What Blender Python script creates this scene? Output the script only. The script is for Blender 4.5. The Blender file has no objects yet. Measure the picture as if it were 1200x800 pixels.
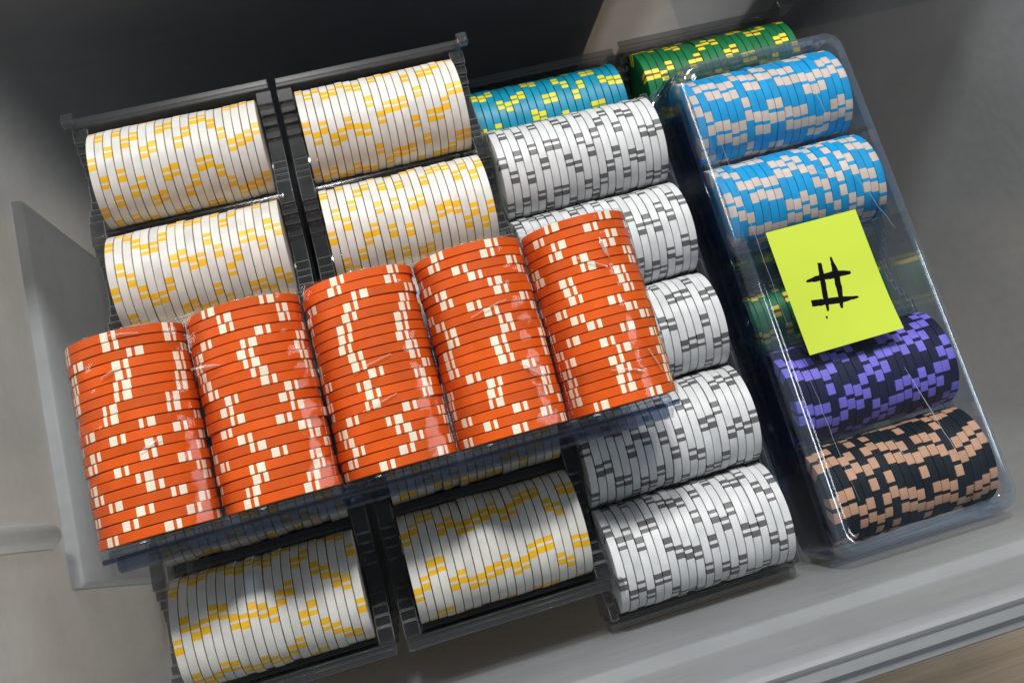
import bpy, math, random
import numpy as np
from mathutils import Matrix, Vector

random.seed(7)
rng = np.random.default_rng(11)
SC = bpy.context.scene
COL = SC.collection
MM = 0.001


def srgb(r, g, b):
    f = lambda c: (c / 255 / 12.92) if c / 255 <= 0.04045 else ((c / 255 + 0.055) / 1.055) ** 2.4
    return (f(r), f(g), f(b), 1.0)


# ------------------------------------------------------------------ camera
cam_d = bpy.data.cameras.new('camera')
cam = bpy.data.objects.new('camera', cam_d)
COL.objects.link(cam)
right = Vector((0.9597, -0.2633, 0.0979))
down = Vector((-0.2271, -0.9324, -0.2812))
fwd = Vector((0.1653, 0.2476, -0.9546))
m = Matrix.Identity(4)
for i in range(3):
    m[i][0] = right[i]; m[i][1] = -down[i]; m[i][2] = -fwd[i]
m[0][3], m[1][3], m[2][3] = 84.8 * MM, -154.54 * MM, 419.15 * MM
cam.matrix_world = m
cam_d.sensor_width = 36.0
cam_d.lens = 1245.78 * 36 / 1200
cam_d.shift_x = (600 - 597.15) / 1200
cam_d.shift_y = (234.7 - 400) / 1200
cam_d.clip_start = 0.01
cam_d.clip_end = 50
SC.camera = cam

# ------------------------------------------------------------------ world, lamps, exposure
world = bpy.data.worlds.new('World')
SC.world = world
world.use_nodes = True
world.node_tree.nodes['Background'].inputs[0].default_value = (0.80, 0.90, 1.0, 1)
world.node_tree.nodes['Background'].inputs[1].default_value = 0.065


def area(name, loc, target, size, power, color, size_y=None):
    d = bpy.data.lights.new(name, 'AREA')
    d.energy = power
    d.color = color
    d.size = size
    if size_y:
        d.shape = 'RECTANGLE'; d.size_y = size_y
    o = bpy.data.objects.new(name, d)
    COL.objects.link(o)
    o.location = loc
    o.rotation_euler = (Vector(target) - Vector(loc)).to_track_quat('-Z', 'Y').to_euler()
    return o


area('ceiling_lamp', (0.03, 1.00, 1.62), (0.15, -0.10, 0), 0.20, 39.0, (1.0, 0.985, 0.955))
area('left_wall_fill', (-0.80, 0.30, 0.30), (-0.06, 0.02, -0.1), 0.4, 8.0, (1.0, 0.94, 0.87))  # added low outside the bin to make its left wall glow
area('rear_fill', (0.56, 0.98, 1.40), (0.05, -0.10, -0.05), 0.35, 17.0, (1.0, 0.98, 0.95))  # added fill from behind, lifts the inside of the left wall
area('front_wood_fill', (1.40, -0.15, 1.20), (0.30, -0.20, -0.1), 0.4, 7.5, (0.84, 0.92, 1.0))  # added fill that brightens the wood in front of the bin

SC.view_settings.view_transform = 'Standard'
SC.view_settings.look = 'None'
SC.view_settings.gamma = 1.0
SC.view_settings.exposure = -0.22
SC.render.engine = 'CYCLES'
SC.cycles.max_bounces = 10
SC.cycles.diffuse_bounces = 4
SC.cycles.glossy_bounces = 4
SC.cycles.transmission_bounces = 6
SC.cycles.transparent_max_bounces = 40
SC.cycles.use_denoising = True
SC.cycles.caustics_reflective = False
SC.cycles.caustics_refractive = False


# ------------------------------------------------------------------ material helpers
def new_mat(name):
    mt = bpy.data.materials.new(name)
    mt.use_nodes = True
    nt = mt.node_tree
    nt.nodes.clear()
    out = nt.nodes.new('ShaderNodeOutputMaterial')
    return mt, nt, out


def N(nt, typ, **kw):
    n = nt.nodes.new(typ)
    for k, v in kw.items():
        if k.startswith('i_'):
            n.inputs[k[2:].replace('_', ' ')].default_value = v
        else:
            setattr(n, k, v)
    return n


def chip_mat(name, color, rough=0.42, var=0.10, bump=0.05, spec=0.4):
    mt, nt, out = new_mat(name)
    L = nt.links.new
    p = N(nt, 'ShaderNodeBsdfPrincipled')
    p.inputs['Roughness'].default_value = rough
    p.inputs['Specular IOR Level'].default_value = spec
    oi = N(nt, 'ShaderNodeObjectInfo')
    tc = N(nt, 'ShaderNodeTexCoord')
    no = N(nt, 'ShaderNodeTexNoise')
    no.inputs['Scale'].default_value = 130
    no.inputs['Detail'].default_value = 6
    no.noise_dimensions = '4D'
    mw_ = N(nt, 'ShaderNodeMath', operation='MULTIPLY'); mw_.inputs[1].default_value = 90.0
    L(oi.outputs['Random'], mw_.inputs[0]); L(mw_.outputs[0], no.inputs['W'])
    L(tc.outputs['Object'], no.inputs['Vector'])
    # per-chip value shift plus faint handling grime
    mr = N(nt, 'ShaderNodeMapRange')
    mr.inputs['To Min'].default_value = 1 - var
    mr.inputs['To Max'].default_value = 1.0
    L(oi.outputs['Random'], mr.inputs['Value'])
    mr2 = N(nt, 'ShaderNodeMapRange')
    mr2.inputs['From Min'].default_value = 0.3
    mr2.inputs['From Max'].default_value = 0.7
    mr2.inputs['To Min'].default_value = 0.84
    mr2.inputs['To Max'].default_value = 1.06
    L(no.outputs['Fac'], mr2.inputs['Value'])
    mu = N(nt, 'ShaderNodeMath', operation='MULTIPLY')
    L(mr.outputs[0], mu.inputs[0]); L(mr2.outputs[0], mu.inputs[1])
    hs = N(nt, 'ShaderNodeHueSaturation')
    hs.inputs['Color'].default_value = color
    L(mu.outputs[0], hs.inputs['Value'])
    L(hs.outputs[0], p.inputs['Base Color'])
    # fine lathe lines and grain on the rolled edge
    n2 = N(nt, 'ShaderNodeTexNoise')
    mp = N(nt, 'ShaderNodeMapping')
    mp.inputs['Scale'].default_value = (6000, 500, 500)
    L(tc.outputs['Object'], mp.inputs['Vector']); L(mp.outputs[0], n2.inputs['Vector'])
    n2.inputs['Scale'].default_value = 1.0
    n2.inputs['Detail'].default_value = 3
    b = N(nt, 'ShaderNodeBump')
    b.inputs['Strength'].default_value = bump * 4
    b.inputs['Distance'].default_value = 0.0002
    L(n2.outputs['Fac'], b.inputs['Height']); L(b.outputs[0], p.inputs['Normal'])
    rr = N(nt, 'ShaderNodeMapRange')
    rr.inputs['To Min'].default_value = rough - 0.08
    rr.inputs['To Max'].default_value = rough + 0.12
    L(no.outputs['Fac'], rr.inputs['Value']); L(rr.outputs[0], p.inputs['Roughness'])
    L(p.outputs[0], out.inputs[0])
    return mt


def clear_mat(name, tint, rough=0.05, base=0.04, haze=0.0, haze_col=(0.7, 0.75, 0.8, 1), bump=0.0, bscale=60, grime=0.0, graz=0.9):
    """Thin clear plastic: straight-through transmission with a tint, Schlick reflection."""
    mt, nt, out = new_mat(name)
    L = nt.links.new
    tr = N(nt, 'ShaderNodeBsdfTransparent'); tr.inputs[0].default_value = tint
    gl = N(nt, 'ShaderNodeBsdfGlossy'); gl.inputs['Roughness'].default_value = rough
    gl.inputs['Color'].default_value = (1, 1, 1, 1)
    lw = N(nt, 'ShaderNodeLayerWeight'); lw.inputs['Blend'].default_value = 0.5
    pw = N(nt, 'ShaderNodeMath', operation='POWER'); pw.inputs[1].default_value = 4.0
    L(lw.outputs['Facing'], pw.inputs[0])
    ma = N(nt, 'ShaderNodeMath', operation='MULTIPLY_ADD')
    ma.inputs[1].default_value = graz - base; ma.inputs[2].default_value = base
    L(pw.outputs[0], ma.inputs[0])
    mx = N(nt, 'ShaderNodeMixShader')
    L(ma.outputs[0], mx.inputs[0]); L(tr.outputs[0], mx.inputs[1]); L(gl.outputs[0], mx.inputs[2])
    last = mx
    tc = N(nt, 'ShaderNodeTexCoord')
    if bump:
        no = N(nt, 'ShaderNodeTexNoise'); no.inputs['Scale'].default_value = bscale; no.inputs['Detail'].default_value = 3
        L(tc.outputs['Object'], no.inputs['Vector'])
        b = N(nt, 'ShaderNodeBump'); b.inputs['Strength'].default_value = bump; b.inputs['Distance'].default_value = 0.002
        L(no.outputs['Fac'], b.inputs['Height'])
        L(b.outputs[0], gl.inputs['Normal']); L(b.outputs[0], lw.inputs['Normal'])
    if haze:
        df = N(nt, 'ShaderNodeBsdfDiffuse'); df.inputs[0].default_value = haze_col
        m2 = N(nt, 'ShaderNodeMixShader'); m2.inputs[0].default_value = haze
        if grime:
            no = N(nt, 'ShaderNodeTexNoise'); no.inputs['Scale'].default_value = 45; no.inputs['Detail'].default_value = 6
            L(tc.outputs['Object'], no.inputs['Vector'])
            mr = N(nt, 'ShaderNodeMapRange'); mr.inputs['From Min'].default_value = 0.35; mr.inputs['From Max'].default_value = 0.75
            mr.inputs['To Min'].default_value = haze * 0.3; mr.inputs['To Max'].default_value = haze * 1.7
            L(no.outputs['Fac'], mr.inputs['Value']); L(mr.outputs[0], m2.inputs[0])
        L(last.outputs[0], m2.inputs[1]); L(df.outputs[0], m2.inputs[2])
        last = m2
    L(last.outputs[0], out.inputs[0])
    return mt


def bin_mat(name, color, clear, transl=0.12, rough=0.34):
    """Cloudy translucent polypropylene."""
    mt, nt, out = new_mat(name)
    L = nt.links.new
    tc = N(nt, 'ShaderNodeTexCoord')
    no = N(nt, 'ShaderNodeTexNoise'); no.inputs['Scale'].default_value = 9; no.inputs['Detail'].default_value = 6; no.inputs['Roughness'].default_value = 0.6
    L(tc.outputs['Object'], no.inputs['Vector'])
    mp = N(nt, 'ShaderNodeMapping'); mp.inputs['Scale'].default_value = (30, 160, 160); mp.inputs['Rotation'].default_value = (0.2, 0.1, 0.25)
    L(tc.outputs['Object'], mp.inputs['Vector'])
    sc = N(nt, 'ShaderNodeTexNoise'); sc.inputs['Scale'].default_value = 1; sc.inputs['Detail'].default_value = 5
    L(mp.outputs[0], sc.inputs['Vector'])
    ad = N(nt, 'ShaderNodeMath', operation='MULTIPLY_ADD'); ad.inputs[1].default_value = 0.35
    L(sc.outputs['Fac'], ad.inputs[0]); L(no.outputs['Fac'], ad.inputs[2])
    mr = N(nt, 'ShaderNodeMapRange'); mr.inputs['From Min'].default_value = 0.4; mr.inputs['From Max'].default_value = 0.95
    mr.inputs['To Min'].default_value = 0.86; mr.inputs['To Max'].default_value = 1.12
    L(ad.outputs[0], mr.inputs['Value'])
    hs = N(nt, 'ShaderNodeHueSaturation'); hs.inputs['Color'].default_value = color
    L(mr.outputs[0], hs.inputs['Value'])
    p = N(nt, 'ShaderNodeBsdfPrincipled')
    L(hs.outputs[0], p.inputs['Base Color'])
    rr = N(nt, 'ShaderNodeMapRange'); rr.inputs['To Min'].default_value = rough - 0.1; rr.inputs['To Max'].default_value = rough + 0.14
    L(ad.outputs[0], rr.inputs['Value']); L(rr.outputs[0], p.inputs['Roughness'])
    bp = N(nt, 'ShaderNodeBump'); bp.inputs['Strength'].default_value = 0.22; bp.inputs['Distance'].default_value = 0.0015
    L(sc.outputs['Fac'], bp.inputs['Height']); L(bp.outputs[0], p.inputs['Normal'])
    tl = N(nt, 'ShaderNodeBsdfTranslucent'); L(hs.outputs[0], tl.inputs[0])
    m1 = N(nt, 'ShaderNodeMixShader'); m1.inputs[0].default_value = transl
    L(p.outputs[0], m1.inputs[1]); L(tl.outputs[0], m1.inputs[2])
    tr = N(nt, 'ShaderNodeBsdfTransparent'); tr.inputs[0].default_value = (0.94, 0.94, 0.93, 1)
    m2 = N(nt, 'ShaderNodeMixShader'); m2.inputs[0].default_value = clear
    L(m1.outputs[0], m2.inputs[1]); L(tr.outputs[0], m2.inputs[2])
    L(m2.outputs[0], out.inputs[0])
    return mt


def wood_mat():
    mt, nt, out = new_mat('wood_floor')
    L = nt.links.new
    tc = N(nt, 'ShaderNodeTexCoord')
    mp = N(nt, 'ShaderNodeMapping'); mp.inputs['Scale'].default_value = (5, 170, 1); mp.inputs['Rotation'].default_value = (0, 0, 0.03)
    L(tc.outputs['Object'], mp.inputs['Vector'])
    n1 = N(nt, 'ShaderNodeTexNoise'); n1.inputs['Scale'].default_value = 1.0; n1.inputs['Detail'].default_value = 7; n1.inputs['Roughness'].default_value = 0.65
    L(mp.outputs[0], n1.inputs['Vector'])
    n2 = N(nt, 'ShaderNodeTexNoise'); n2.inputs['Scale'].default_value = 7; n2.inputs['Detail'].default_value = 3
    L(tc.outputs['Object'], n2.inputs['Vector'])
    ma = N(nt, 'ShaderNodeMath', operation='MULTIPLY_ADD'); ma.inputs[1].default_value = 0.4
    L(n2.outputs['Fac'], ma.inputs[0]); L(n1.outputs['Fac'], ma.inputs[2])
    cr = N(nt, 'ShaderNodeValToRGB')
    cr.color_ramp.elements[0].position = 0.45; cr.color_ramp.elements[0].color = (0.38, 0.275, 0.18, 1)
    cr.color_ramp.elements[1].position = 0.95; cr.color_ramp.elements[1].color = (0.66, 0.52, 0.37, 1)
    L(ma.outputs[0], cr.inputs[0])
    p = N(nt, 'ShaderNodeBsdfPrincipled'); p.inputs['Roughness'].default_value = 0.5
    L(cr.outputs[0], p.inputs['Base Color'])
    b = N(nt, 'ShaderNodeBump'); b.inputs['Strength'].default_value = 0.15; b.inputs['Distance'].default_value = 0.001
    L(n1.outputs['Fac'], b.inputs['Height']); L(b.outputs[0], p.inputs['Normal'])
    L(p.outputs[0], out.inputs[0])
    return mt


def plain_mat(name, color, rough=0.6, noise=0.1, scale=60, spec=0.4):
    mt, nt, out = new_mat(name)
    L = nt.links.new
    tc = N(nt, 'ShaderNodeTexCoord')
    no = N(nt, 'ShaderNodeTexNoise'); no.inputs['Scale'].default_value = scale; no.inputs['Detail'].default_value = 5
    L(tc.outputs['Object'], no.inputs['Vector'])
    mr = N(nt, 'ShaderNodeMapRange'); mr.inputs['From Min'].default_value = 0.25; mr.inputs['From Max'].default_value = 0.75
    mr.inputs['To Min'].default_value = 1 - noise; mr.inputs['To Max'].default_value = 1 + noise * 0.5
    L(no.outputs['Fac'], mr.inputs['Value'])
    hs = N(nt, 'ShaderNodeHueSaturation'); hs.inputs['Color'].default_value = color
    L(mr.outputs[0], hs.inputs['Value'])
    p = N(nt, 'ShaderNodeBsdfPrincipled'); p.inputs['Roughness'].default_value = rough
    p.inputs['Specular IOR Level'].default_value = spec
    L(hs.outputs[0], p.inputs['Base Color'])
    L(p.outputs[0], out.inputs[0])
    return mt


M = {}
M['bin'] = bin_mat('cloudy_plastic', (0.47, 0.51, 0.55, 1), 0.16, 0.5)
M['bin_out'] = bin_mat('cloudy_plastic_outside', (0.56, 0.56, 0.56, 1), 0.86, 0.3)
M['bin_tab'] = bin_mat('cloudy_plastic_tab', (0.92, 0.92, 0.92, 1), 0.25, 0.6)
M['bin_panel'] = bin_mat('cloudy_plastic_panel', (0.74, 0.77, 0.80, 1), 0.26, 0.6)
M['bin_rib'] = bin_mat('cloudy_plastic_thick', (0.50, 0.52, 0.545, 1), 0.15, 0.5)
M['wood'] = wood_mat()
M['dark'] = plain_mat('shade_box_black', (0.012, 0.011, 0.010, 1), 0.6)  # black for the boxes added to shade the back wall
M['smoke'] = clear_mat('clear_tray_acrylic', (0.70, 0.70, 0.70, 1), 0.12, 0.055, haze=0.02)
M['blueclear'] = clear_mat('bluish_clear_plastic', (0.95, 0.965, 0.985, 1), 0.06, 0.045, haze=0.006, haze_col=(0.45, 0.6, 0.85, 1), grime=1, bump=0.03, bscale=40)
M['bluetray'] = clear_mat('bluish_clear_tray', (0.82, 0.87, 0.94, 1), 0.05, 0.05, haze=0.012, haze_col=(0.35, 0.5, 0.8, 1))
M['lidrim'] = clear_mat('bluish_lid_rim', (0.86, 0.90, 0.95, 1), 0.08, 0.07, haze=0.055, haze_col=(0.50, 0.62, 0.80, 1), bump=0.08, bscale=40)  # thicker plastic; the extra haze also paints in the rim highlight
M['edge'] = clear_mat('tray_edge_glint', (0.75, 0.75, 0.75, 1), 0.15, 0.12, haze=0.16, haze_col=(0.62, 0.63, 0.65, 1))  # pale haze painted on bevels as the highlights they fail to catch
M['navy'] = clear_mat('dark_blue_clear_plastic', (0.48, 0.56, 0.70, 1), 0.08, 0.06, haze=0.04, haze_col=(0.16, 0.26, 0.5, 1), bump=0.1, bscale=70)
M['film'] = clear_mat('shrink_film', (0.985, 0.985, 0.985, 1), 0.09, 0.012, haze=0.003, haze_col=(0.9, 0.9, 0.9, 1), bump=0.22, bscale=55, grime=1, graz=0.4)
M['crease'] = clear_mat('film_crease', (0.94, 0.94, 0.94, 1), 0.16, 0.18, haze=0.20, haze_col=(0.95, 0.95, 0.95, 1))
M['scratch'] = clear_mat('lid_scratch', (0.9, 0.92, 0.95, 1), 0.25, 0.2, haze=0.10, haze_col=(0.85, 0.9, 0.95, 1))
M['note'] = plain_mat('sticky_note_paper', srgb(184, 203, 58), 0.75, 0.03, 30)
M['ink'] = plain_mat('black_marker_ink', (0.004, 0.004, 0.006, 1), 0.9, 0.2, 300, 0.08)

C_WHITE = chip_mat('chip_cream_white', (0.66, 0.645, 0.60, 1))
C_YEL = chip_mat('chip_yellow_spot', (0.82, 0.47, 0.022, 1))
C_COOL = chip_mat('chip_cool_white', (0.61, 0.63, 0.64, 1))
C_GREY = chip_mat('chip_grey_spot', (0.115, 0.115, 0.12, 1))
C_OR = chip_mat('chip_orange', (0.68, 0.092, 0.002, 1), 0.5, var=0.18, spec=0.22)
C_CREAM = chip_mat('chip_cream_spot', (0.86, 0.76, 0.60, 1), 0.4)
C_TEAL = chip_mat('chip_teal', (0.004, 0.27, 0.42, 1))
C_TEALY = chip_mat('chip_teal_yellow_spot', (0.78, 0.68, 0.04, 1))
C_TEALG = chip_mat('chip_teal_green_gap', (0.10, 0.38, 0.16, 1))
C_GREEN = chip_mat('chip_green', (0.003, 0.15, 0.045, 1))
C_GRY = chip_mat('chip_green_yellow_spot', (0.85, 0.74, 0.05, 1))
C_GRB = chip_mat('chip_green_brown_gap', (0.16, 0.055, 0.02, 1))
C_BLUE = chip_mat('chip_blue', (0.002, 0.38, 0.74, 1), 0.55, spec=0.3)
C_BLSP = chip_mat('chip_blue_pinkgrey_spot', (0.84, 0.67, 0.55, 1), 0.55)
C_PUR = chip_mat('chip_navy', (0.010, 0.009, 0.042, 1), 0.55, spec=0.2)
C_PUSP = chip_mat('chip_violet_spot', (0.23, 0.18, 0.76, 1), 0.5)
C_BLK = chip_mat('chip_black', (0.006, 0.010, 0.013, 1), 0.55, spec=0.2)
C_TAN = chip_mat('chip_tan_spot', (0.66, 0.36, 0.21, 1), 0.5)


# ------------------------------------------------------------------ mesh helpers (inputs in mm)
class MB:
    def __init__(s):
        s.v = []; s.f = []; s.m = []

    def quadgrid(s, rows, closed_u=False, closed_v=False, mi=0):
        """rows: list of equal-length point lists."""
        o = len(s.v); nr, nc = len(rows), len(rows[0])
        for r in rows: s.v += [tuple(p) for p in r]
        for i in range(nr if closed_u else nr - 1):
            for j in range(nc if closed_v else nc - 1):
                a = o + i * nc + j; b = o + i * nc + (j + 1) % nc
                c = o + ((i + 1) % nr) * nc + (j + 1) % nc; d = o + ((i + 1) % nr) * nc + j
                s.f.append((a, b, c, d)); s.m.append(mi)

    def box(s, x0, x1, y0, y1, z0, z1, bev=0.0, mi=0):
        if bev <= 0:
            o = len(s.v)
            s.v += [(x0, y0, z0), (x1, y0, z0), (x1, y1, z0), (x0, y1, z0), (x0, y0, z1), (x1, y0, z1), (x1, y1, z1), (x0, y1, z1)]
            for q in ((0, 3, 2, 1), (4, 5, 6, 7), (0, 1, 5, 4), (1, 2, 6, 5), (2, 3, 7, 6), (3, 0, 4, 7)):
                s.f.append(tuple(o + k for k in q)); s.m.append(mi)
        else:
            b = bev
            lv = [rrect(x0 + b, x1 - b, y0 + b, y1 - b, 0.01, z0, 1), rrect(x0, x1, y0, y1, b, z0 + b, 1),
                  rrect(x0, x1, y0, y1, b, z1 - b, 1), rrect(x0 + b, x1 - b, y0 + b, y1 - b, 0.01, z1, 1)]
            s.loft(lv, True, True, mi)

    def loft(s, levels, cap0=False, cap1=False, mi=0):
        o = len(s.v); n = len(levels[0])
        s.quadgrid(levels, closed_v=True, mi=mi)
        if cap0: s.f.append(tuple(o + k for k in reversed(range(n)))); s.m.append(mi)
        if cap1: s.f.append(tuple(o + (len(levels) - 1) * n + k for k in range(n))); s.m.append(mi)

    def prism_x(s, poly, x0, x1, mi=0):
        """poly of (y,z) counter-clockwise seen from +x, extruded along x."""
        o = len(s.v); n = len(poly)
        s.v += [(x0, y, z) for y, z in poly] + [(x1, y, z) for y, z in poly]
        for k in range(n):
            a, b = k, (k + 1) % n
            s.f.append((o + a, o + b, o + n + b, o + n + a)); s.m.append(mi)
        s.f.append(tuple(o + k for k in reversed(range(n)))); s.m.append(mi)
        s.f.append(tuple(o + n + k for k in range(n))); s.m.append(mi)

    def mesh(s, name, mats, smooth=None):
        me = bpy.data.meshes.new(name)
        me.from_pydata([(x * MM, y * MM, z * MM) for x, y, z in s.v], [], s.f)
        for mt in mats: me.materials.append(mt)
        me.polygons.foreach_set('material_index', s.m)
        me.validate(clean_customdata=False)
        me.update()
        if smooth:
            me.polygons.foreach_set('use_smooth', [True] * len(me.polygons))
            try:
                me.set_sharp_from_angle(angle=math.radians(smooth))
            except Exception:
                pass
        return me


def rrect(x0, x1, y0, y1, r, z, n=6):
    pts = []
    for cx, cy, a0 in ((x1 - r, y1 - r, 0), (x0 + r, y1 - r, 90), (x0 + r, y0 + r, 180), (x1 - r, y0 + r, 270)):
        for k in range(n + 1):
            a = math.radians(a0 + 90 * k / n)
            pts.append((cx + r * math.cos(a), cy + r * math.sin(a), z))
    return pts


def link(name, data, parent=None, mw=None, label=None, cat=None, group=None, kind=None):
    o = bpy.data.objects.new(name, data)
    COL.objects.link(o)
    if parent is not None:
        o.parent = parent
    if mw is not None:
        o.matrix_world = mw
    if label: o['label'] = label
    if cat: o['category'] = cat
    if group: o['group'] = group
    if kind: o['kind'] = kind
    return o


def T(x, y, z):
    return Matrix.Translation((x * MM, y * MM, z * MM))


# ------------------------------------------------------------------ setting: wood floor
ZF = -245.0        # inside floor of the bin (mm)
mb = MB()
nx, ny = 12, 12
mb.quadgrid([[(-1500 + 3000 * i / nx, -1500 + 3000 * j / ny, 0) for i in range(nx + 1)] for j in range(ny + 1)])
link('wood_floor', mb.mesh('wood_floor', [M['wood']]), mw=T(0, 0, ZF - 8), kind='structure')

# ------------------------------------------------------------------ storage bin
XL, XR, YF, YB = -60.0, 420.0, -206.0, 74.0     # inside faces at the floor
ZR = 80.0                                        # rim height


def ring(z, off, r=24):
    d = 0.012 * (z - ZF)       # draft left/right/back
    df = 0.058 * (z - ZF)      # the front wall leans out more
    return rrect(XL - d - off, XR + 0.06 * (z - ZF) + off, YF - df - off, YB + 0.03 * (z - ZF) + off, r + max(off, -10), z, 8)


def bin_root():
    root = link('storage_bin', None, mw=T(0, 0, 0),
                label='cloudy translucent grey plastic storage bin holding all the chip trays', cat='storage bin')
    b = MB()
    lv = [ring(ZF, -14, 20), ring(ZF, -9, 20), ring(ZF + 1.2, -4), ring(ZF + 4, -1.2), ring(ZF + 9, 0)]
    for z in (-200, -150, -100, -50, 0, 34): lv.append(ring(z, 0))
    lv += [ring(37, 0.3), ring(39.5, 3.0), ring(43, 3.4), ring(60, 3.4), ring(74, 3.4)]
    # outside back down
    lv2 = [ring(74, 6.0), ring(40, 6.0), ring(36, 3), ring(0, 2.6), ring(-120, 2.6), ring(-220, 2.6), ring(ZF + 2, 2.4), ring(ZF - 3, -2), ring(ZF - 3.4, -14)]
    b.loft(lv + lv2, True, True)
    nr_ = len(lv[0]); b.m = [1 if q // nr_ >= len(lv) - 1 else 0 for q in range(len(b.f))]; b.m[-2] = 0; b.m[-1] = 1
    b.f = [tuple(reversed(q)) for q in b.f]
    link('shell', b.mesh('bin_shell', [M['bin'], M['bin_out']], 40), root)
    b = MB()
    prof = [(3.4, 73.6), (3.5, 78.5), (4.3, 80.6), (5.6, 81.0), (6.9, 80.2), (7.8, 79.0), (11.2, 78.4), (11.7, 76.4), (12.2, 75.9), (15.2, 75.2), (16.0, 74.0), (16.0, 60), (14.6, 60), (14.6, 72.2), (7.0, 73.4)]
    rows = [ring(z, o) for o, z in prof]
    b.quadgrid(rows, closed_u=True, closed_v=True)
    b.f = [tuple(reversed(q)) for q in b.f]
    link('rim', b.mesh('bin_rim', [M['bin_rib']], 40), root)
    # panel standing proud of the left wall
    b = MB()
    y0, y1, zt = -146.0, 35.0, -95.0
    lvl = []
    for z, o, e in ((zt, 5.0, 0.0), (zt - 1.2, 5.9, 0.4), (zt - 60, 6.4, 1), (ZF + 6, 7.0, 2)):
        x = XL - 0.012 * (z - ZF)
        lvl.append([(x - 1, y0 - e * 4, z), (x + o - 1.5, y0 - e * 4, z), (x + o, y0 - e * 4 + 1.5, z), (x + o, y1 - 1.5, z), (x + o - 1.5, y1, z), (x - 1, y1, z)])
    b.loft(lvl, True, True)
    b.f = [tuple(reversed(q)) for q in b.f]
    link('wall_panel', b.mesh('bin_wall_panel', [M['bin_panel']], 40), root)
    # moulded ribs on the left wall above the panel
    for yc, w, za, zb in ((-124, 5.2, -79, 70),):
        b = MB()
        lvl = []
        for z, k in ((za, 0.25), (za + 1.0, 0.7), (za + 3, 1.0), (zb - 1, 1.0), (zb, 0.4)):
            x = XL - 0.012 * (z - ZF) + (6.2 if za < -150 else 0)
            lvl.append([(x - 1, yc - w * k, z)] + [(x + 5.0 * k * math.sin(a) * (0.35 if za < -150 else 1), yc - w * k * math.cos(a), z) for a in np.linspace(0.15, math.pi - 0.15, 9)] + [(x - 1, yc + w * k, z)])
        b.loft(lvl, True, True)
        link('wall_rib', b.mesh('bin_wall_rib', [M['bin_tab']], 50), root)
    return root


bin_root()

# two boxes added behind the bin to darken its back wall beside a gap
for (x0, x1, lab) in ((-135, 268, 'long added dark box shading the back wall, left of the brown gap'),
                      (352, 640, 'added dark box shading the back wall, right of the brown gap')):
    root = link('shade_box', None, mw=T((x0 + x1) / 2, 123, ZF - 8), label=lab, cat='box', group='added shade boxes behind the bin')
    w = (x1 - x0) / 2
    b = MB(); b.box(-w, w, -30, 30, 0.5, 262, 2)
    link('block_body', b.mesh('shade_box_body', [M['dark']]), root)
    b = MB(); b.box(-w - 2, w + 2, -32, 32, 263, 290, 2)
    link('cover', b.mesh('shade_box_top', [M['dark']]), root)

# ------------------------------------------------------------------ chips
R = 19.5


def chip_mesh(name, t, bars, mats):
    out = []
    for q in range(4):
        jb = [(a + (random.gauss(0, 0.35) if q else 0), b + (random.gauss(0, 0.35) if q else 0), m_) for a, b, m_ in bars]
        jb = [(a, (jb[i + 1][0] if i + 1 < len(jb) and bars[i][1] == bars[i + 1][0] else b), m_) for i, (a, b, m_) in enumerate(jb)]
        out.append(chip_mesh1(name, t + (random.gauss(0, 0.03) if q else 0), jb, mats))
    return out


def chip_mesh1(name, t, bars, mats, nspot=6):
    """bars: list of (from_deg, to_deg, material index) round one spot centre."""
    cuts = set()
    for k in range(nspot):
        c = k * 360 / nspot
        for a, bb, _ in bars:
            cuts.add(round((c + a) % 360, 3)); cuts.add(round((c + bb) % 360, 3))
    cuts = sorted(cuts)
    ang = []
    for i, a in enumerate(cuts):
        nxt = cuts[(i + 1) % len(cuts)] + (360 if i == len(cuts) - 1 else 0)
        n = max(1, int(math.ceil((nxt - a) / 6.0)))
        ang += [a + (nxt - a) * k / n for k in range(n)]

    def mat_at(d):
        for k in range(nspot):
            c = k * 360 / nspot
            for a, bb, mi in bars:
                r = (d - c + 180) % 360 - 180
                if a < r < bb: return mi
        return 0
    prof = [(R - 6, -t / 2), (R - 0.40, -t / 2), (R - 0.10, -t / 2 + 0.07), (R, -t / 2 + 0.20), (R, t / 2 - 0.20), (R - 0.10, t / 2 - 0.07), (R - 0.40, t / 2), (R - 6, t / 2)]
    v = []; f = []; mi = []
    n = len(ang)
    for r, x in prof:
        v += [(x * MM, r * math.cos(math.radians(a)) * MM, r * math.sin(math.radians(a)) * MM) for a in ang]
    for i in range(len(prof) - 1):
        for j in range(n):
            j2 = (j + 1) % n
            f.append((i * n + j, i * n + j2, (i + 1) * n + j2, (i + 1) * n + j))
            a2 = ang[j2] + (360 if j2 == 0 else 0)
            mi.append(mat_at(((ang[j] + a2) / 2) % 360))
    f.append(tuple(reversed(range(n)))); mi.append(0)
    f.append(tuple((len(prof) - 1) * n + k for k in range(n))); mi.append(0)
    f = [tuple(reversed(q)) for q in f]
    me = bpy.data.meshes.new(name)
    me.from_pydata(v, [], f)
    for mt in mats: me.materials.append(mt)
    me.polygons.foreach_set('material_index', mi)
    me.polygons.foreach_set('use_smooth', [True] * len(f))
    me.update()
    try:
        me.set_sharp_from_angle(angle=math.radians(20))
    except Exception:
        pass
    return me


ORD = ['first', 'second', 'third', 'fourth', 'fifth', 'sixth', 'seventh', 'eighth', 'ninth', 'tenth', 'eleventh', 'twelfth',
       'thirteenth', 'fourteenth', 'fifteenth', 'sixteenth', 'seventeenth', 'eighteenth', 'nineteenth', 'twentieth', 'twenty-first', 'twenty-second']

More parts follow.
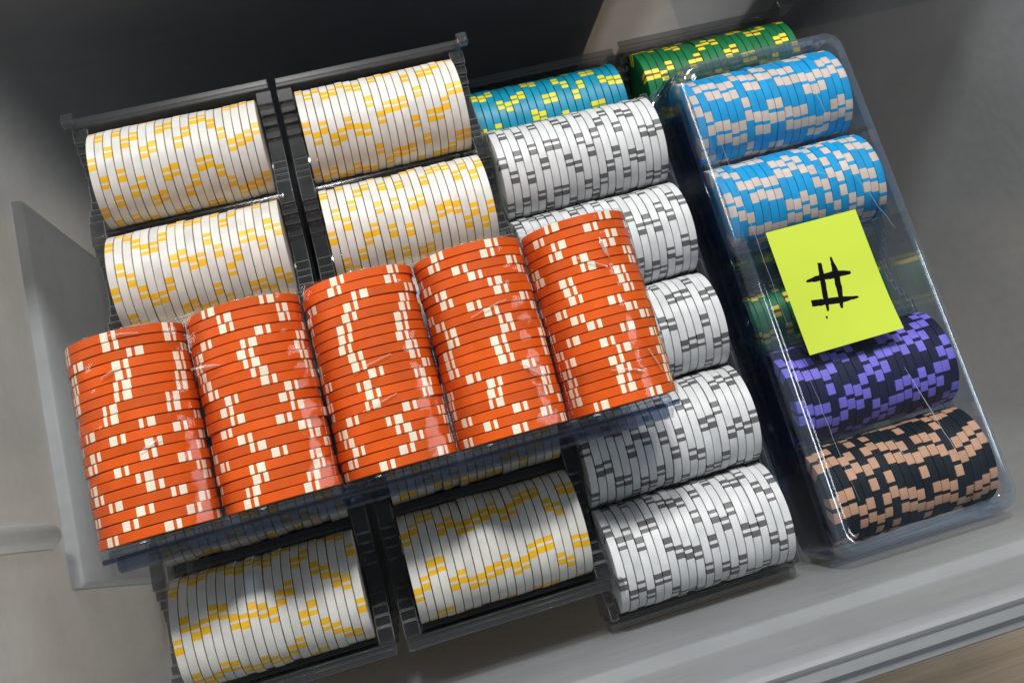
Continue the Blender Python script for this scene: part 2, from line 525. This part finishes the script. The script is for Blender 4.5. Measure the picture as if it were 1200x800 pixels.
BAR_A = [(-7.8, -0.4, 1), (2.6, 7.4, 1)]
BAR_G = [(-7.6, -0.6, 1), (3.2, 7.4, 1)]
BAR_O = [(-8.0, -0.6, 1), (3.0, 7.2, 1)]
BAR_T = [(-7.4, -1.6, 1), (-1.6, 1.6, 2), (1.6, 7.0, 1)]
BAR_B = [(-15.2, -2.2, 1), (2.2, 15.2, 1)]


def stack(me, n, pitch, mw, y, labeler, name, group, first=0):
    """n chips along local x from 0, at row offset y."""
    base = random.uniform(0, 360)
    for k in range(first, n):
        base = base + random.gauss(0, 6) if random.random() < 0.18 else random.uniform(0, 360)
        dy, dz = random.gauss(0, 0.20), -abs(random.gauss(0, 0.14))
        loc = T((k + 0.5) * pitch, y + dy, dz)
        rot = Matrix.Rotation(math.radians(base), 4, 'X')
        if random.random() < 0.5:
            rot = rot @ Matrix.Rotation(math.pi, 4, 'Z')
        wob = Matrix.Rotation(random.gauss(0, 0.0025), 4, 'Z')
        link(name, random.choice(me), mw=mw @ loc @ wob @ rot, label=labeler(k), cat='poker chip', group=group)


# ------------------------------------------------------------------ trays
def tray_parts(p, L, rows, rails=(0, 2), fl=8.2, rail_top=5.5, plate=6.0, foot=-33.3, peak=4.0, wall=-2.0, edge=22.4, posts=(0, 1), flange=True, rr=20.1):
    """Part meshes (in mm, local frame: chips from x=0..L, rows at y=-i*p, chip centre z=0)."""
    out = []
    # troughs
    for i in range(rows):
        b = MB()
        yc = -i * p
        lo = math.asin(max(-1, min(1, wall / rr)))
        hw = min(p / 2 - 0.05, rr * math.cos(lo) + 2.5)
        A = np.linspace(math.pi - lo if False else math.pi + abs(lo), 2 * math.pi - abs(lo), 22)
        inner = [(yc + rr * math.cos(a), rr * math.sin(a)) for a in A]
        outer = [(yc + (rr + 1.3) * math.cos(a), (rr + 1.3) * math.sin(a)) for a in A]
        li = [(yc - hw, inner[0][1])] + inner + [(yc + hw, inner[-1][1])]
        lo_ = [(yc - hw, inner[0][1] - 1.3)] + outer + [(yc + hw, inner[-1][1] - 1.3)]
        # keep the outer skin inside the half pitch
        lo_ = [(max(yc - hw, min(yc + hw, y)), z) for y, z in lo_]
        prof = li + lo_[::-1]
        b.quadgrid([[(x, y, z) for y, z in prof] for x in (-0.6, L + 0.6)], closed_v=True)
        n = len(prof)
        b.f = [tuple(reversed(q)) for q in b.f]
        out.append(('trough', b))
    # stepped end panels
    ya, yb = edge, -(rows - 1) * p - edge
    prof = []
    ys = ya
    steps = [(0.50, peak), (0.385, peak), (0.385, peak - 3), (0.30, peak - 3), (0.30, peak - 6.5), (0.22, peak - 6.5), (0.22, peak - 10), (0.12, peak - 10), (0.12, peak - 12)]
    for i in range(rows):
        yc = -i * p
        left = [(yc + fr * p, z) for fr, z in steps]
        rightp = [(yc - fr * p, z) for fr, z in reversed(steps)]
        prof += left + rightp
    prof[0] = (ya, prof[0][1]); prof[-1] = (yb, prof[-1][1])
    clean = []
    for q in prof:
        if not clean or (abs(q[0] - clean[-1][0]) + abs(q[1] - clean[-1][1])) > 0.02: clean.append(q)
    poly = clean + [(yb, foot), (ya, foot)]
    poly = poly[::-1]
    for x0, x1 in ((-0.7 - plate, -0.7), (L + 0.7, L + 0.7 + plate)):
        b = MB(); b.prism_x(poly, x0, x1)
        b.f = [tuple(reversed(q)) for q in b.f]
        out.append(('end_panel', b))
    # long side rails with a narrow flange
    xa, xb = -0.7 - plate, L + 0.7 + plate
    for y, s in ((ya, 1), (yb, -1))[rails[0]:rails[1]]:
        b = MB()
        b.box(xa + 0.2, xb - 0.2, min(y + s * 0.15, y + s * 1.9), max(y + s * 0.15, y + s * 1.9), foot + 6, rail_top, 0.3)
        b.box(xa + 0.3, xb - 0.3, min(y + s * 2.0, y + s * 4.6), max(y + s * 2.0, y + s * 4.6), rail_top - 1.9, rail_top - 0.3, 0.3)
        out.append(('side_rail', b))
        if flange:
            b = MB(); b.box(xa + 0.5, xb - 0.5, min(y + s * 2.1, y + s * fl), max(y + s * 2.1, y + s * fl), foot + 7, foot + 8.8, 0.4)
            out.append(('foot_flange', b))
        if posts:
            for xx in [(xa, xb)[q] for q in posts]:
                b = MB(); b.box(xx - 2.2, xx + 2.6, min(y + s * 0.3, y + s * 5.2), max(y + s * 0.3, y + s * 5.2), 5.9, 10.5, 0.5)
                out.append(('corner_post', b))
    return out


def make_tray(mw, parts, mat, label, group='clear chip trays', name='chip_tray'):
    root = link(name, None, mw=mw, label=label, cat='chip tray', group=group)
    for nm, b in parts:
        o = link(nm, b.mesh(nm, [mat], 35), root)
        if nm in ('end_panel', 'side_rail', 'foot_flange', 'corner_post'):
            bv = o.modifiers.new('bevel', 'BEVEL'); bv.width = (0.35 if nm == 'end_panel' else 0.22) * MM; bv.segments = 1; bv.limit_method = 'ANGLE'
            o.data.materials.append(M['edge']); bv.material = 1
    return root


RZ = lambda a: Matrix.Rotation(a, 4, 'Z')
MW = {
    'A': T(0, 0, 0),
    'B': T(82.0, -0.5, 0) @ RZ(0.0044),
    'G': T(155.3, -32.83, -8.29) @ RZ(0.0046),
    'T': T(158.3, 1.05, -49.95),
    'N': T(240.39, 3.78, -49.95),
    'U': T(243.6, -28.6, -13.54) @ RZ(0.0092),
}
PO = 39.88
oy = 0.004
MW['O'] = T(8.68 + 4 * PO * math.cos(oy), -74.44 + 4 * PO * math.sin(oy), 48.1) @ RZ(-math.pi / 2 + oy) @ Matrix.Rotation(0.0244, 4, 'Y')
PW, PG, PU = 43.58, 39.96, 41.23
LW, LG, LU, LT, LN, LO = 66.0, 70.9, 71.8, 71.0, 77.7, 66.0

partsW = tray_parts(PW, LW, 5, posts=())
partsA = tray_parts(PW, LW, 5, posts=(0,))
partsB = tray_parts(PW, LW, 5, posts=(1,))
make_tray(MW['A'], partsA, M['smoke'], 'clear plastic tray under the white and yellow chips nearest the left wall')
make_tray(MW['B'], partsB, M['smoke'], 'clear plastic tray under the second column of white and yellow chips')
partsG = tray_parts(PG, LG, 5, rails=(1, 2), fl=5.0, rail_top=-6.0, plate=3.2, foot=-22.3, peak=2.0, wall=-4.0, edge=21.2, posts=())
make_tray(MW['G'], partsG, M['smoke'], 'clear plastic tray under the white chips with grey stripes')
partsT = tray_parts(PG, LT, 5, rail_top=7.5, plate=3.4, foot=-27, peak=4.0, wall=-3.0, edge=21.2, posts=())
make_tray(MW['T'], partsT, M['smoke'], 'clear plastic tray holding the teal chips, below the grey-striped ones')
partsN = tray_parts(PG, LN, 5, rail_top=7.5, plate=3.4, foot=-27, peak=4.0, wall=-3.0, edge=21.2, posts=())
nt_ = make_tray(MW['N'], partsN, M['smoke'], 'clear plastic tray holding the green chips, partly under the lidded tray')
b = MB(); b.box(LN - 2, LN + 6, 21.4, 26.6, 5.9, 17, 0.6)
link('corner_post', b.mesh('corner_post', [M['smoke']], 35), nt_)
partsU = tray_parts(PU, LU, 5, plate=2.0, foot=-22.8, peak=-1.0, wall=-5.0, edge=20.9, posts=(), flange=False, rr=19.9)
make_tray(MW['U'], partsU, M['bluetray'], 'bluish clear tray inside the lidded box with blue and purple chips')
partsO = tray_parts(PO, LO, 5, rails=(0, 0), plate=2.0, foot=-24.5, peak=-7.0, wall=-9.0, edge=19.6, posts=(), flange=False, rr=19.7)
make_tray(MW['O'], partsO, M['bluetray'], 'bluish clear tray under the five orange stacks, lying across the other trays')

ot_ = [o for o in COL.objects if o.get('label', '').startswith('bluish clear tray under the five')][0]
b = MB(); b.box(LO + 2.8, LO + 8.4, -4 * PO - 19.2, 19.2, -24.2, -13.5, 1.0)
link('end_lip', b.mesh('end_lip', [M['navy']], 35), ot_)
b = MB(); b.box(LO + 2.9, LO + 4.6, -4 * PO - 19.4, 19.4, -13.2, 3.0, 0.4)
link('end_ridge', b.mesh('end_ridge', [M['navy']], 35), ot_)

# lower layers of empty trays that carry the upper ones
def joined(parts):
    b = MB()
    for _, q in parts:
        o = len(b.v)
        b.v += q.v; b.f += [tuple(o + k for k in f) for f in q.f]; b.m += q.m
    return b


low = {'W': joined(partsW).mesh('stacked_tray_wide', [M['smoke']], 35), 'G': joined(partsT).mesh('stacked_tray', [M['smoke']], 35)}
for key, me, zs in (('A', low['W'], (-42, -84, -126, -168, -210)), ('B', low['W'], (-42, -84, -126, -168, -210)),
                    ('T', low['G'], (-42, -84, -126, -168)), ('N', low['G'], (-42, -84, -126, -168))):
    for z in zs:
        link('stacked_tray', me, mw=T(0, 0, z) @ MW[key], label='empty clear tray in the dark stack underneath the filled trays',
             cat='chip tray', group='empty trays stacked underneath')

# ------------------------------------------------------------------ chips in the trays
ROWN = ['top', 'second', 'third', 'fourth', 'bottom']
me_w = chip_mesh('chip_white_yellow', LW / 20 - 0.22, BAR_A, [C_WHITE, C_YEL])
for key, col in (('A', 'leftmost tray'), ('B', 'second tray')):
    for i in range(5):
        stack(me_w, 20, LW / 20, MW[key], -i * PW,
              lambda k, i=i, col=col: f'{ORD[k]} yellow-striped white chip from the left, {ROWN[i]} row of the {col}',
              'yellow_striped_chip', 'white chips with yellow stripes')
me_g = chip_mesh('chip_white_grey', LG / 21 - 0.22, BAR_G, [C_COOL, C_GREY])
for i in range(5):
    stack(me_g, 21, LG / 21, MW['G'], -i * PG,
          lambda k, i=i: f'{ORD[k]} grey-striped white chip from the left in the {ROWN[i]} grey-striped row',
          'grey_striped_chip', 'white chips with grey stripes')
me_o = chip_mesh('chip_orange', LO / 20 - 0.22, BAR_O, [C_OR, C_CREAM])
for i in range(5):
    s_ = ['leftmost', 'second', 'middle', 'fourth', 'rightmost'][4 - i]
    stack(me_o, 20, LO / 20, MW['O'], -i * PO,
          lambda k, s_=s_: f'{ORD[k]} orange chip from the top of the {s_} orange stack', 'orange_chip', 'orange chips with cream stripes')
me_t = chip_mesh('chip_teal', LT / 20 - 0.22, BAR_T, [C_TEAL, C_TEALY, C_TEALG])
stack(me_t, 20, LT / 20, MW['T'], 0, lambda k: f'{ORD[k]} teal chip from the left in the teal row at the back', 'teal_chip', 'teal chips with yellow stripes')
me_n = chip_mesh('chip_green', LN / 21 - 0.22, BAR_T, [C_GREEN, C_GRY, C_GRB])
for i, rn in ((0, 'green row at the back of the bin'), (2, 'third green row, dim under the lidded tray'), (3, 'fourth green row, dim under the lidded tray')):
    stack(me_n, 21, LN / 21, MW['N'], -i * PG, lambda k, rn=rn: f'{ORD[k]} green chip from the left, {rn}', 'green_chip', 'green chips with yellow stripes', 3 if i else 0)
for i, nm, cm, word in ((0, 'blue_chip', [C_BLUE, C_BLSP], 'blue chip from the left in the upper blue row'),
                        (1, 'blue_chip', [C_BLUE, C_BLSP], 'blue chip from the left in the lower blue row'),
                        (3, 'navy_violet_chip', [C_PUR, C_PUSP], 'navy and violet chip from the left under the clear lid'),
                        (4, 'black_tan_chip', [C_BLK, C_TAN], 'black and tan chip from the left under the clear lid')):
    me = chip_mesh(nm, LU / 20 - 0.10, BAR_B, cm)
    stack(me, 20, LU / 20, MW['U'], -i * PU, lambda k, word=word: f'{ORD[k]} {word}', nm,
          {0: 'blue chips', 1: 'blue chips', 3: 'navy and violet chips', 4: 'black and tan chips'}[i])

# ------------------------------------------------------------------ clear lid over the blue, purple and black rows
lid = link('tray_lid', None, mw=MW['U'], label='clear bluish plastic lid over the blue, purple and black chips', cat='lid')
lx0, lx1, ly1, ly0 = -4.3, LU + 4.6, 23.0, -4 * PU - 24.0


def lring(off, z, r):
    return rrect(lx0 - off, lx1 + off, ly0 - off, ly1 + off, r, z, 7)


b = MB()
outer = [lring(3.2, -18.0, 10), lring(3.4, -17.0, 10), lring(3.0, -16.2, 10), lring(0.8, -15.6, 9), lring(0.2, -13, 8), lring(-0.5, 4, 8), lring(-1.0, 17.8, 8),
         lring(-1.6, 20.0, 7.6), lring(-2.8, 21.4, 7), lring(-4.4, 21.9, 6), lring(-6.2, 21.7, 5.5), lring(-7.0, 21.0, 5.2), lring(-7.8, 20.8, 5.0), lring(-9.5, 20.8, 4.6)]
inner = [lring(-9.5, 20.1, 4.6), lring(-7.9, 20.1, 5.0), lring(-7.1, 20.2, 5.2), lring(-6.2, 20.9, 5.4), lring(-4.5, 21.1, 6), lring(-3.3, 20.6, 6.5), lring(-2.4, 19.4, 7), lring(-1.9, 17.6, 7.4), lring(-1.4, 4, 7.4), lring(-0.8, -13, 7.4), lring(0.1, -16.2, 8), lring(3.0, -18.1, 9.8)]
o = len(b.v); n = len(outer[0])
b.quadgrid(outer, closed_v=True)
b.m = [1 if (q // n) in (0, 1, 2, 6, 7, 8, 9) else 0 for q in range(len(b.f))]
b.f.append(tuple(o + (len(outer) - 1) * n + k for k in range(n))); b.m.append(0)
o2 = len(b.v)
b.quadgrid(inner, closed_v=True)
b.f.append(tuple(reversed([o2 + k for k in range(n)]))); b.m.append(0)
link('cover', b.mesh('lid_cover', [M['blueclear'], M['lidrim']], 60), lid)
b = MB(); b.box(-3.0, -1.4, -4 * PU - 20.5, 20.5, -22, 10.5, 0.4)
link('end_wall', b.mesh('end_wall', [M['navy']], 35), lid)


def strip(pts, w, z, mat, name, parent):
    """thin tapered ribbon following pts (local mm)."""
    b = MB(); top = []
    P = [Vector((x, y)) for x, y in pts]
    for i, q in enumerate(P):
        d = (P[min(i + 1, len(P) - 1)] - P[max(i - 1, 0)]).normalized()
        nrm = Vector((-d.y, d.x))
        ww = w * (0.35 + 0.65 * math.sin(math.pi * (i + 0.5) / len(P)))
        top.append((q + nrm * ww / 2, q - nrm * ww / 2))
    b.quadgrid([[(a.x, a.y, z + 0.06), (c.x, c.y, z + 0.06), (c.x, c.y, z), (a.x, a.y, z)] for a, c in top], closed_v=True)
    return link(name, b.mesh(name, [mat]), parent)


def wig(a, b_, n=10, j=0.5):
    return [(a[0] + (b_[0] - a[0]) * k / n + random.gauss(0, j), a[1] + (b_[1] - a[1]) * k / n + random.gauss(0, j)) for k in range(n + 1)]


for a_, b_, w in (((54, 22 - 20), (55, -16), 0.45), ((48, -125), (57, -165), 0.5), ((6, -5), (7, -96), 0.35), ((13, -60), (19, -112), 0.3), ((8, -118), (11, -168), 0.35), ((57, -42), (66, -70), 0.3), ((33, -150), (36, -160), 0.4), ((38, -36), (52, -44), 0.3)):
    strip(wig(a_, b_, 10, 0.2), w * 0.6, 21.02, M['scratch'], 'scratch', lid)

# ------------------------------------------------------------------ sticky note with the hash mark
NW, NH = 41.0, 52.0
note_mw = T(275.3, -112.5, 9.1) @ RZ(0.012)
note = link('sticky_note', None, mw=note_mw, label='bright yellow-green sticky note with a black hash mark on the lid', cat='sticky note')
b = MB()
gx, gy = 14, 16


def nz(u, v):     # u,v in 0..1 ; the free lower end lifts a little
    return 0.25 + 7.0 * max(0, 0.5 - v) ** 2 * (0.5 + 0.9 * u) + 0.25 * math.sin(3 * u + 2 * v)


topg = [[(-NW / 2 + NW * i / gx, -NH / 2 + NH * j / gy, nz(i / gx, j / gy) + 0.12) for i in range(gx + 1)] for j in range(gy + 1)]
botg = [[(x, y, z - 0.12) for x, y, z in r] for r in topg]
b.quadgrid(topg)
b.quadgrid([r[::-1] for r in botg])
edge_t = topg[0] + [r[-1] for r in topg[1:]] + topg[-1][::-1][1:] + [r[0] for r in topg[::-1]][1:-1]
edge_b = botg[0] + [r[-1] for r in botg[1:]] + botg[-1][::-1][1:] + [r[0] for r in botg[::-1]][1:-1]
b.quadgrid([edge_b, edge_t], closed_v=True)
link('paper', b.mesh('note_paper', [M['note']], 40), note)


def stroke(pts, widths, name='pen_stroke'):
    b = MB(); P = []
    for i in range(len(pts) - 1):
        for k in range(6):
            t = k / 6
            P.append((pts[i][0] * (1 - t) + pts[i + 1][0] * t, pts[i][1] * (1 - t) + pts[i + 1][1] * t, widths[i] * (1 - t) + widths[i + 1] * t))
    P.append((*pts[-1], widths[-1]))
    rows = []
    for i, (x, y, w) in enumerate(P):
        x0, y0, _ = P[max(0, i - 1)]; x1, y1, _ = P[min(len(P) - 1, i + 1)]
        dx, dy = x1 - x0, y1 - y0; l = math.hypot(dx, dy); nx_, ny_ = -dy / l, dx / l
        w *= 1.35
        wl = w / 2 + random.uniform(-0.13, 0.13); wr = w / 2 + random.uniform(-0.13, 0.13)
        a = (x + nx_ * wl, y + ny_ * wl); c = (x - nx_ * wr, y - ny_ * wr)
        za = nz((a[0] + NW / 2) / NW, (a[1] + NH / 2) / NH) + 0.17; zc = nz((c[0] + NW / 2) / NW, (c[1] + NH / 2) / NH) + 0.17
        rows.append([(*c, zc), (*a, za), (*a, za - 0.03), (*c, zc - 0.03)])
    b.quadgrid(rows, closed_v=True)
    link(name, b.mesh(name, [M['ink']]), note)


stroke([(-2.82, 8.4), (-3.94, 2.27), (-5.44, -4.63), (-6.6, -11.2)], [1.3, 1.6, 1.7, 0.7])
stroke([(2.6, 9.6), (2.4, 3.4), (1.26, -4.51), (-0.6, -11.6)], [0.5, 2.0, 1.9, 0.8])
stroke([(-11.1, 2.4), (-6.35, 2.5), (2.03, 2.3), (8.6, 1.3)], [0.6, 1.7, 2.3, 0.9])
stroke([(-12.1, -6.5), (-7.17, -7.26), (0.91, -8.3), (7.9, -9.0)], [2.1, 1.9, 2.0, 0.5])
stroke([(-8.5, -13.4), (-7.8, -13.6)], [0.8, 0.8])

# ------------------------------------------------------------------ shrink film over the orange stacks
b = MB()
ymax, ymin = 20.3, -4 * PO - 20.3


def env(y):
    z = -30
    for i in range(5):
        d = y + i * PO
        rr = R + 0.45
        if abs(d) < rr: z = max(z, math.sqrt(rr * rr - d * d))
    return z


ysamp = np.linspace(ymax - 0.02, ymin + 0.02, 161)
prof = [(y, env(y)) for y in ysamp]
# bridge the valleys: film sags only a little below the chord between neighbouring crests
bridge = []
for y, z in prof:
    k = min(range(5), key=lambda i: abs(y + i * PO))
    inside = -4 * PO < y < 0
    if inside:
        d = abs(y + k * PO)
        zc = R + 0.45 - 0.017 * d * d - 0.3
        z = max(z, zc)
    bridge.append((y, z))
prof = [(ymax + 0.3, -18), (ymax + 0.3, -8)] + bridge + [(ymin - 0.3, -8), (ymin - 0.3, -18)]
xs = [(-3.4, -16), (-3.3, -9), (-2.6, -6), (-1.0, 2), (-0.75, 12), (-0.45, 40)] + [(x, 60) for x in np.linspace(0.3, LO - 0.3, 46)] + [(LO + 0.45, 40), (LO + 0.75, 12), (LO + 1.0, 5), (LO + 4.9, 3.6), (LO + 5.4, -6), (LO + 8.8, -12), (LO + 8.9, -20)]
ph = rng.uniform(0, 6.28, 12)
rows = []
for x, cap in xs:
    r = []
    for y, z in prof:
        wv = 0.16 * math.sin(0.33 * x + 0.11 * y + ph[0]) + 0.12 * math.sin(0.7 * x - 0.4 * y + ph[1]) + 0.08 * math.sin(1.3 * x + 0.9 * y + ph[2])
        r.append((x, y, min(z, cap) + (abs(wv) if z > -5 else 0)))
    rows.append(r)
b.quadgrid(rows)
film = link('shrink_wrap', None, mw=MW['O'], label='clear shrink film pulled tight over the orange chip stacks', cat='plastic film')
me = b.mesh('film_sheet', [M['film']], 180)
link('sheet', me, film)


def crease(x0, y0, x1, y1, w, h):
    """small standing fold of film."""
    b = MB(); rows = []
    n = 10
    dx, dy = x1 - x0, y1 - y0; l = math.hypot(dx, dy); px, py = -dy / l, dx / l
    for k in range(n + 1):
        t = k / n; s = math.sin(math.pi * t) ** 0.7 + 0.02
        x, y = x0 + dx * t + random.gauss(0, 0.07), y0 + dy * t + random.gauss(0, 0.07)
        def zz(yy):
            c = min(range(5), key=lambda i: abs(yy + i * PO)); d = abs(yy + c * PO)
            zc = R + 0.45 - 0.017 * d * d - 0.3 if -4 * PO < yy < 0 else -30
            return max(env(yy), zc) + 0.45
        ww = w * s
        a = (x + px * ww, y + py * ww); c = (x - px * ww, y - py * ww)
        rows.append([(a[0], a[1], zz(a[1])), (x + px * 0.15, y + py * 0.15, zz(y) + h * s), (x - px * 0.15, y - py * 0.15, zz(y) + h * s), (c[0], c[1], zz(c[1]))])
    b.quadgrid(rows)
    link('crease', b.mesh('crease', [M['crease']], 60), film)


# (x from the back end of the stacks, y across: 0 is the rightmost stack)
for c in ((18, -3.0 * PO - 19, 19.5, -3.0 * PO - 9, 0.7, 1.0), (9.5, 4, 17, 5.5, 0.8, 0.8), (14, -6, 20, 4, 0.3, 0.4), (12, -4 * PO + 1, 14.5, -4 * PO - 6, 0.4, 0.5),
          (1.6, -4 * PO - 2, 2.6, -4 * PO + 8, 0.3, 0.4), (40, -4 * PO + 2, 37, -4 * PO + 9, 0.35, 0.4), (44, -PO + 6, 52, -PO + 15, 0.5, 0.6), (54, -5, 57, 7, 0.4, 0.5),
          (50, 10, 58, 13, 0.35, 0.4), (30, -2 * PO + 5, 33, -2 * PO - 8, 0.25, 0.3), (46, -2 * PO - 8, 43, -2 * PO + 4, 0.25, 0.3), (25, -PO - 6, 22, -PO + 7, 0.25, 0.3)):
    crease(*c)
